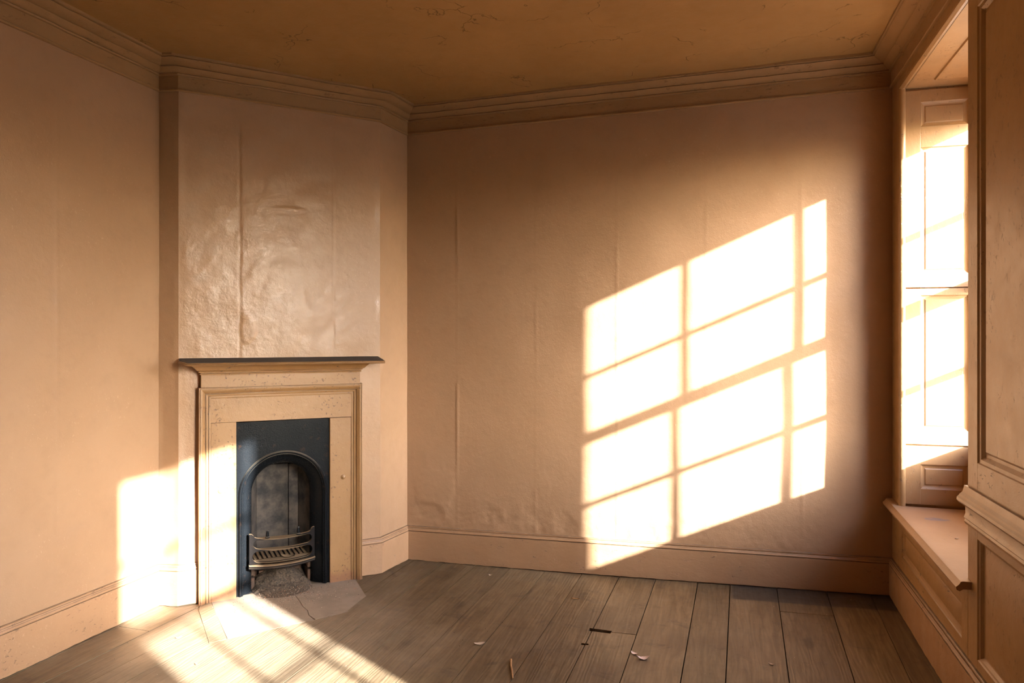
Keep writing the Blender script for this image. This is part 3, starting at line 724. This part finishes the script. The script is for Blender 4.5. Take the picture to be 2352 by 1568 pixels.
# shelf: clipped left corner, rounded moulded front
def shelf_ring(inset, z, sl=0.020):             # the old shelf tips forward a little
    pts = [(-0.494, -0.010), (-0.502 + inset, 0.070 - inset * 0.3), (-0.470 + inset, 0.134 - inset), (0.486 - inset, 0.134 - inset), (0.489 - inset, 0.110), (0.492 - inset, -0.010)]
    return [PF(u, z + sl * (1 - v / 0.134), v) for u, v in pts]
sh = fp(MB().loft([shelf_ring(i, z, q) for i, z, q in ((0.010, 1.153, 0.012), (0.002, 1.155, 0.014), (0.0, 1.158, 0.016), (0.003, 1.1605, 0.018), (0.003, 1.162, 0.019), (0.0, 1.1645, 0.02), (0.002, 1.167, 0.02), (0.007, 1.168, 0.02))]), 'shelf', M['surround'], smooth=50)
tp = fp(MB().loft([shelf_ring(0.006, 1.1675), shelf_ring(0.0075, 1.1692)]), 'shelf_top', M['shelf_top'], sh); tp['label'] = 'dark grimy top of the shelf'
def disc_knob(u, z, knob):
    mb = MB(); pr = [(0.0, 0.0), (0.0125, 0.0), (0.0125, 0.003), (0.009, 0.005), (0.0, 0.0055)]
    if knob: pr = [(0.0, 0.0), (0.0125, 0.0), (0.0125, 0.003), (0.0095, 0.006), (0.0055, 0.007), (0.005, 0.010), (0.0065, 0.013), (0.005, 0.018), (0.0, 0.019)]
    seg = 20; n = len(pr); v = []
    for k in range(seg):
        a = 2 * math.pi * k / seg; v += [PF(u + r * math.cos(a), z + r * math.sin(a), 0.030 + h) for r, h in pr]
    mb.add(v, [(k * n + i, ((k + 1) % seg) * n + i, ((k + 1) % seg) * n + i + 1, k * n + i + 1) for k in range(seg) for i in range(n - 1)])
    return mb
fp(disc_knob(0.287, 0.552, True), 'bell_push', M['surround'], jr, smooth=40)
fp(disc_knob(-0.312, 0.539, False), 'blank_disc', M['surround'], jl, smooth=40)

# ---- cast-iron grate insert
grate = empty('fire_grate', (FO[0], FO[1], 0), R45); tag(grate, 'black cast-iron arched fire grate inside the mantelpiece', 'fire grate')
def gp(mb, nm, mat, parent=None, **k):
    o = mb.build(nm, mat, None, **k); o.parent = parent or grate; return o
UC, RO, ZSP = -0.013, 0.214, 0.495
arc = [(UC + RO * math.cos(math.pi * (1 - k / 40)), ZSP + RO * math.sin(math.pi * (1 - k / 40))) for k in range(41)]
outline = [(-0.2405, 0.0), (-0.2405, 0.866), (0.2175, 0.866), (0.2175, 0.0), (UC + RO, 0.0)] + list(reversed(arc)) + [(UC - RO, 0.0)]
pm = MB(); flat_poly(outline, 0.0, 0.014, PF, pm); gp(pm, 'face_plate', M['iron'])
path = [(UC - RO, 0.0, 1, 0), (UC - RO, 0.12, 1, 0), (UC - RO, 0.3, 1, 0)] + [(a, b, (UC - a) / RO, (ZSP - b) / RO) for a, b in arc] + [(UC + RO, 0.3, -1, 0), (UC + RO, 0.12, -1, 0), (UC + RO, 0.0, -1, 0)]
bead = [(-0.004, 0.006), (-0.004, 0.015), (-0.002, 0.021), (0.003, 0.025), (0.008, 0.024), (0.011, 0.020), (0.012, 0.016), (0.014, 0.018), (0.017, 0.017), (0.019, 0.012), (0.019, 0.0), (0.0, 0.0)]
gp(MB().loft([[PF(a + nx * r, b + nz * r, v) for r, v in bead] for a, b, nx, nz in path]), 'arch_bead', M['iron'], smooth=45)
spl = [(0.017, 0.012), (0.022, 0.004), (0.034, -0.008), (0.050, -0.024), (0.062, -0.042), (0.068, -0.062), (0.068, -0.075), (0.060, -0.075), (0.040, -0.050), (0.017, -0.010)]
gp(MB().loft([[PF(a + nx * r, b + nz * r, v) for r, v in spl] for a, b, nx, nz in path]), 'arch_splay', M['iron'], smooth=45)
# firebox: back, two cheeks, dark throat above
RI = RO - 0.066
fb = [(-0.165, -0.070), (-0.118, -0.205), (0.098, -0.205), (0.142, -0.070)]
def slab(p, q, z0, z1, t=0.012):
    dx, dy = q[0]-p[0], q[1]-p[1]; L = math.hypot(dx, dy); nx, ny = -dy / L * t, dx / L * t
    pts = [p, q, (q[0]+nx, q[1]+ny), (p[0]+nx, p[1]+ny)]
    mb = MB(); v = [PF(a, z, b) for z in (z0, z1) for a, b in pts]
    return mb.add(v, [(0, 1, 2, 3), (7, 6, 5, 4), (0, 1, 5, 4), (1, 2, 6, 5), (2, 3, 7, 6), (3, 0, 4, 7)])
gp(slab(fb[1], (0.046, -0.205), 0.14, 0.608, -0.015), 'fireback', M['soot'], bevel=0.003)
gp(slab((0.049, -0.203), fb[2], 0.14, 0.604, -0.015), 'fireback', M['soot'], bevel=0.003)
gp(slab(fb[0], fb[1], 0.14, 0.60, -0.012), 'firebrick_cheek', M['soot']); gp(slab(fb[2], fb[3], 0.14, 0.60, -0.012), 'firebrick_cheek', M['soot'])
tb = MB(); tbo = [(-0.13, 0.616)] + [(-0.13 + 0.24 * k / 16, 0.622 + 0.004 * math.sin(k * 2.3)) for k in range(17)][1:] ; 
flat_poly([(-0.13, 0.640)] + [(-0.13 + 0.24 * k / 20, 0.622 + 0.005 * math.sin(k * 2.3) + 0.004 * math.sin(k * 5.1)) for k in range(21)] + [(0.11, 0.640)], -0.165, -0.15, PF, tb)
gp(tb, 'throat_plate', M['rust'])
vo = MB(); vo.box(-0.268, 0.248, 0.002, 0.26, 0.880, 0.898); vo.box(-0.24, 0.22, 0.075, 0.24, 0.76, 0.78); vo.box(-0.268, 0.248, 0.235, 0.25, -0.03, 0.88); vo.box(-0.268, -0.25, 0.002, 0.235, -0.03, 0.88); vo.box(0.23, 0.248, 0.002, 0.235, -0.03, 0.88); vo.box(-0.24, 0.22, 0.001, 0.235, -0.03, -0.001)
gp(vo, 'flue_lining', M['black'])
# bowed basket front with two slots
BU0, BU1 = -0.180, 0.140; BUC = (BU0 + BU1) / 2; BH = (BU1 - BU0) / 2
def bow(u): return 0.016 + 0.050 * (1 - min(1.0, ((u - BUC) / BH) ** 2))
def PB(u, z, t): return PF(u, z, bow(u) + t)
def dense(a, b, n): return [(a[0] + (b[0]-a[0]) * k / n, a[1] + (b[1]-a[1]) * k / n) for k in range(n)]
def stadium(u0, u1, z0, z1, n=18):
    r = (z1 - z0) / 2; zc = (z0 + z1) / 2; pts = dense((u0 + r, z0), (u1 - r, z0), n)
    pts += [(u1 - r + r * math.sin(math.pi * k / 8), zc - r * math.cos(math.pi * k / 8)) for k in range(8)]
    pts += dense((u1 - r, z1), (u0 + r, z1), n)
    pts += [(u0 + r - r * math.sin(math.pi * k / 8), zc + r * math.cos(math.pi * k / 8)) for k in range(8)]
    return pts
outer = dense((BU0, 0.150), (BU1, 0.150), 22) + [(BU1, 0.150), (BU1, 0.305), (BU1 - 0.010, 0.306), (BU1 - 0.018, 0.300), (BU1 - 0.024, 0.290)] + dense((BU1 - 0.034, 0.287), (BU0 + 0.034, 0.287), 20) + [(BU0 + 0.034, 0.287), (BU0 + 0.024, 0.290), (BU0 + 0.018, 0.300), (BU0 + 0.010, 0.306), (BU0, 0.305)]
bf = MB(); flat_poly_holes([outer, stadium(BU0 + 0.018, BU1 - 0.016, 0.2325, 0.2775), stadium(BU0 + 0.014, BU1 - 0.012, 0.163, 0.222)], -0.010, 0.006, PB, bf)
bk = gp(bf, 'basket_front', M['rust'], bevel=0.0022)
lipu = [BU0 - 0.002 + (BU1 - BU0 + 0.004) * k / 24 for k in range(25)]
lip = [(0.004, 0.152), (0.012, 0.153), (0.016, 0.148), (0.015, 0.143), (0.009, 0.141), (0.011, 0.136), (0.008, 0.131), (-0.012, 0.131), (-0.012, 0.152)]
gp(MB().loft([[PF(u, z, bow(max(BU0, min(BU1, u))) + t) for t, z in lip] for u in lipu]), 'bottom_bar', M['rust'], smooth=40)
fin = [(0.0, 0.0), (0.0110, 0.0), (0.0115, 0.004), (0.0065, 0.007), (0.0080, 0.011), (0.0078, 0.022), (0.0060, 0.029), (0.0068, 0.033), (0.0045, 0.038), (0.0, 0.040)]
for u in (-0.098, 0.052): gp(MB().lathe(PF(u, 0.286, bow(u) - 0.002), fin, 14), 'finial', M['iron'], bk, smooth=40)
# slotted bottom grating
br = MB(); 
gl_ = []
front_pts = [(u, bow(u) - 0.012) for u in [BU0 + 0.006 + (BU1 - BU0 - 0.012) * k / 20 for k in range(21)]]
nose_in = 0.012
po = MB(); flat_poly([(front_pts[0][0], nose_in - 0.02)] + front_pts + [(front_pts[-1][0], nose_in - 0.02)], 0.156, 0.166, lambda a, b, z: (a, -b, z), po)
gb = gp(po, 'grating', M['rust'])
nb = 11; pit = (0.245) / nb
for k in range(nb + 1):
    u = -0.145 + pit * k; gp(MB().box(u - 0.0065, u + 0.0065, 0.006, 0.175, 0.157, 0.167), 'grating_bar', M['rust'], gb)
# scrap lying in the grate
def flake(name, label, loc, size, curl, mat, rz, cat='flake', group=None, asp=2.2, tilt=0.0):
    mb = MB(); n = 8; rnd = random.Random(int(loc[0] * 1000) + int(loc[1] * 77)); rows = []
    for k in range(n + 1):
        t = k / n - 0.5; w = size / asp * (1 - (2 * abs(t)) ** 2.2) * (0.8 + 0.4 * rnd.random()) + 0.0008
        z = curl * size * (4 * t * t) ; rows.append((t * size, w / 2, z))
    rings = [[(x, -w, z + 0.0012), (x, 0, z * 0.7 + 0.0003), (x, w, z + 0.0012), (x, w, z + 0.0022), (x, 0, z * 0.7 + 0.0013), (x, -w, z + 0.0022)] for x, w, z in rows]
    mb.loft(rings); o = mb.build(name, mat, None, smooth=50); o.location = loc; o.rotation_euler = (tilt, 0, rz); tag(o, label, cat, group); return o
gx = lambda u, v, z: (FO[0] + (u + v) * S2, FO[1] + (u - v) * S2, z)
flake('plaster_scrap', 'brown curled scrap lying across the bars of the fire grate', gx(0.005, 0.02, 0.170), 0.075, 0.10, M['rust'], 0.2, 'scrap', tilt=0.12)

# bricks under the basket
mort = gp(pbox(PF, -0.165, 0.140, -0.02, 0.14, -0.205, -0.190), 'mortar_bed', M['mortar'])
rb = random.Random(5)
for r_, z0 in enumerate((-0.005, 0.068)):
    offs = -0.185 if r_ else -0.225
    for k in range(4):
        u0 = max(-0.162, offs + k * 0.113); u1 = min(0.138, offs + k * 0.113 + 0.104)
        if u1 - u0 < 0.02: continue
        gp(pbox(PF, u0, u1, z0 + 0.003, z0 + 0.066, -0.200, -0.158 + rb.uniform(-0.004, 0.006)), 'brick', M['brick'], bevel=0.006)
for s_, u_ in ((-1, -0.158), (1, 0.135)):
    for r_, z0 in enumerate((-0.005, 0.068)):
        gp(pbox(PF, u_ - 0.014, u_ + 0.014, z0 + 0.003, z0 + 0.066, -0.150, -0.060), 'brick', M['brick'], bevel=0.005)

# ---- hearth stone, two slabs with a crack, and a timber border strip
hearth = empty('hearthstone', (-2.05, 2.80, 0.0)); tag(hearth, 'dusty stone hearth slab set flush in the floor before the fireplace', 'hearth')
def hp(mb, nm, mat, **k):
    o = mb.build(nm, mat, None, **k); o.parent = hearth; o.location = (2.05, -2.80, 0.0); return o
hp(MB().prism([(-2.3622, 2.6426), (-2.0655, 2.3702), (-2.022, 2.426), (-2.285, 2.660), (-2.388, 2.752), (-2.425, 2.722)], -0.03, 0.0016), 'border_strip', M['plank'])
cr1 = [(-2.06, 2.96), (-1.972, 2.882), (-1.925, 2.834), (-1.870, 2.795), (-1.832, 2.748), (-1.779, 2.712)]
sl1 = [(-2.283, 2.658), (-2.021, 2.428)] + [(-1.7815, 2.7095)] + [(x - 0.002, y - 0.002) for x, y in reversed(cr1[:-1])] + [(-2.166, 2.994), (-2.430, 2.731), (-2.385, 2.752)]
sl2 = [(-1.777, 2.7165), (-1.604, 2.930), (-1.865, 3.226), (-1.886, 3.274), (-2.164, 2.996)] + cr1[:-1]
for s_ in (sl1, sl2):
    mb = MB(); flat_poly(s_, -0.03, 0.0012, lambda a, b, z: (a, b, z), mb); hp(mb, 'stone_slab', M['hearth'])

# ---- ash heap and grit
def heap():
    nu, nv = 70, 60; mb = MB(); us = np.linspace(-0.160, 0.135, nu); vs_ = np.linspace(-0.165, 0.16, nv)
    u, v = np.meshgrid(us, vs_, indexing='ij')
    uc = (u + 0.02) / 0.17; h = 0.078 * np.clip(1 - uc ** 2 * 0.75, 0, 1) * (1 - sstep(v, -0.15, 0.12)) * (0.85 + 0.5 * fbm(u, v, 9, 3, 3))
    h = h + np.clip(fbm(u, v, 60, 9, 4, 0.65), -0.4, 1) * 0.010 * (1 - sstep(v, 0.0, 0.13))
    rr = np.sqrt(((u + 0.013) / 0.15) ** 2 + (np.clip(v, 0, 1) / 0.15) ** 2); h = h * (1 - sstep(rr, 0.75, 1.05)) - 0.004 * sstep(rr, 0.8, 1.05) + 0.0015
    idx = np.arange(nu * nv).reshape(nu, nv); f = np.stack([idx[:-1, :-1], idx[1:, :-1], idx[1:, 1:], idx[:-1, 1:]], -1).reshape(-1, 4)
    mb.add(np.stack([u, -v, h], -1).reshape(-1, 3).tolist(), f.tolist()); return mb
ah = heap().build('ash_heap', M['ash'], None, smooth=60); ah.location = (FO[0], FO[1], 0); ah.rotation_euler = (0, 0, R45)
tag(ah, 'grey brown heap of ash and soot spilling from under the grate', 'ash', kind='stuff')
gm = MB(); rg = random.Random(11)
for k in range(1500):
    if k < 1100:
        u = rg.gauss(0.02, 0.13); v = 0.03 + abs(rg.gauss(0, 0.13)); s_ = rg.uniform(0.0008, 0.0026) * (1.4 if rg.random() < 0.08 else 1)
        x, y, _ = gx(u, v, 0)
        if v < 0.062 and (u < -0.15 or u > 0.13): continue
    else:
        x = rg.uniform(-2.45, 0.6); y = rg.uniform(1.9, 3.55); s_ = rg.uniform(0.0008, 0.0020)
        if y - x > 5.0: continue
    zf = floorz(x, y) + 0.001
    if k < 1100 and v < 0.12: zf += 0.02 * (1 - v / 0.12) * max(0, 1 - ((u + 0.02) / 0.17) ** 2)
    a = rg.uniform(0, 6.28); mi = rg.choices((0, 1, 2), (3, 7, 1.6))[0]
    pts = [(x + s_ * math.cos(a + q * 2.1) * rg.uniform(.6, 1.3), y + s_ * math.sin(a + q * 2.1) * rg.uniform(.6, 1.3), zf) for q in range(3)] + [(x, y, zf + s_ * rg.uniform(0.7, 1.4))]
    gm.add(pts, [(0, 1, 3), (1, 2, 3), (2, 0, 3), (0, 2, 1)], mi)
go = gm.build('grit', None, None, mats=[M['chip_pale'], M['chip_dark'], M['chip_red']]); tag(go, 'fine pale and dark grit scattered over hearth and boards', 'grit', kind='stuff')

# ---- single scraps on the floor
def fl(x, y): return (x, y, floorz(x, y) + 0.0015)
flake('paint_flake', 'curled pale paint flake between floorboards, upper one of the pair', fl(-0.338, 2.757), 0.034, 0.18, M['flake'], -0.4)
flake('paint_flake', 'larger curled pale paint flake, lower one of the pair', fl(-0.300, 2.725), 0.050, 0.22, M['flake'], 0.3)
flake('paint_flake', 'white paint flake lying alone left of the thin twig', fl(-0.969, 2.680), 0.048, 0.10, M['chip_pale'], 0.5)
flake('paint_flake', 'small flake on the floor close to the back skirting board', fl(-1.196, 3.480), 0.022, 0.25, M['chip_pale'], 0.2, asp=1.3)
flake('paint_flake', 'tiny white flake on the right-hand boards towards the window', fl(0.178, 2.800), 0.022, 0.10, M['chip_pale'], -0.5, asp=3.5)
flake('wood_splinter', 'short tan splinter on the boards in front of the sun patch', fl(-0.685, 3.263), 0.040, 0.05, M['twig'], 0.1, 'splinter', asp=5)
flake('paint_flake', 'pale flake in the sunlit floor near the left wall', fl(-2.224, 2.371), 0.024, 0.12, M['chip_pale'], 0.8, asp=1.6)
flake('paint_flake', 'small reddish flake in the middle of the sunlit floor', fl(-1.973, 2.198), 0.016, 0.15, M['chip_red'], 0.3, asp=1.4)
flake('paint_flake', 'small white chip lying on the window seat', (0.862, 3.02, seatz(3.02) + 0.001), 0.014, 0.1, M['chip_pale'], 0.2)
tw = MB(); tpts = [(-0.799, 2.575), (-0.785, 2.530), (-0.768, 2.490), (-0.748, 2.434)]
rings = []
for k, (x, y) in enumerate(tpts):
    r_ = (0.0045, 0.0035, 0.0034, 0.0030)[k]; rings.append([(x + r_ * math.cos(a), y + 0.3 * r_ * math.cos(a), floorz(x, y) + 0.005 + r_ * math.sin(a)) for a in np.linspace(0, 2 * math.pi, 8, endpoint=False)])
t_ = tw.loft(rings).build('twig', M['twig'], None, smooth=60); tag(t_, 'thin brown twig lying on the floorboards at the front edge', 'twig')
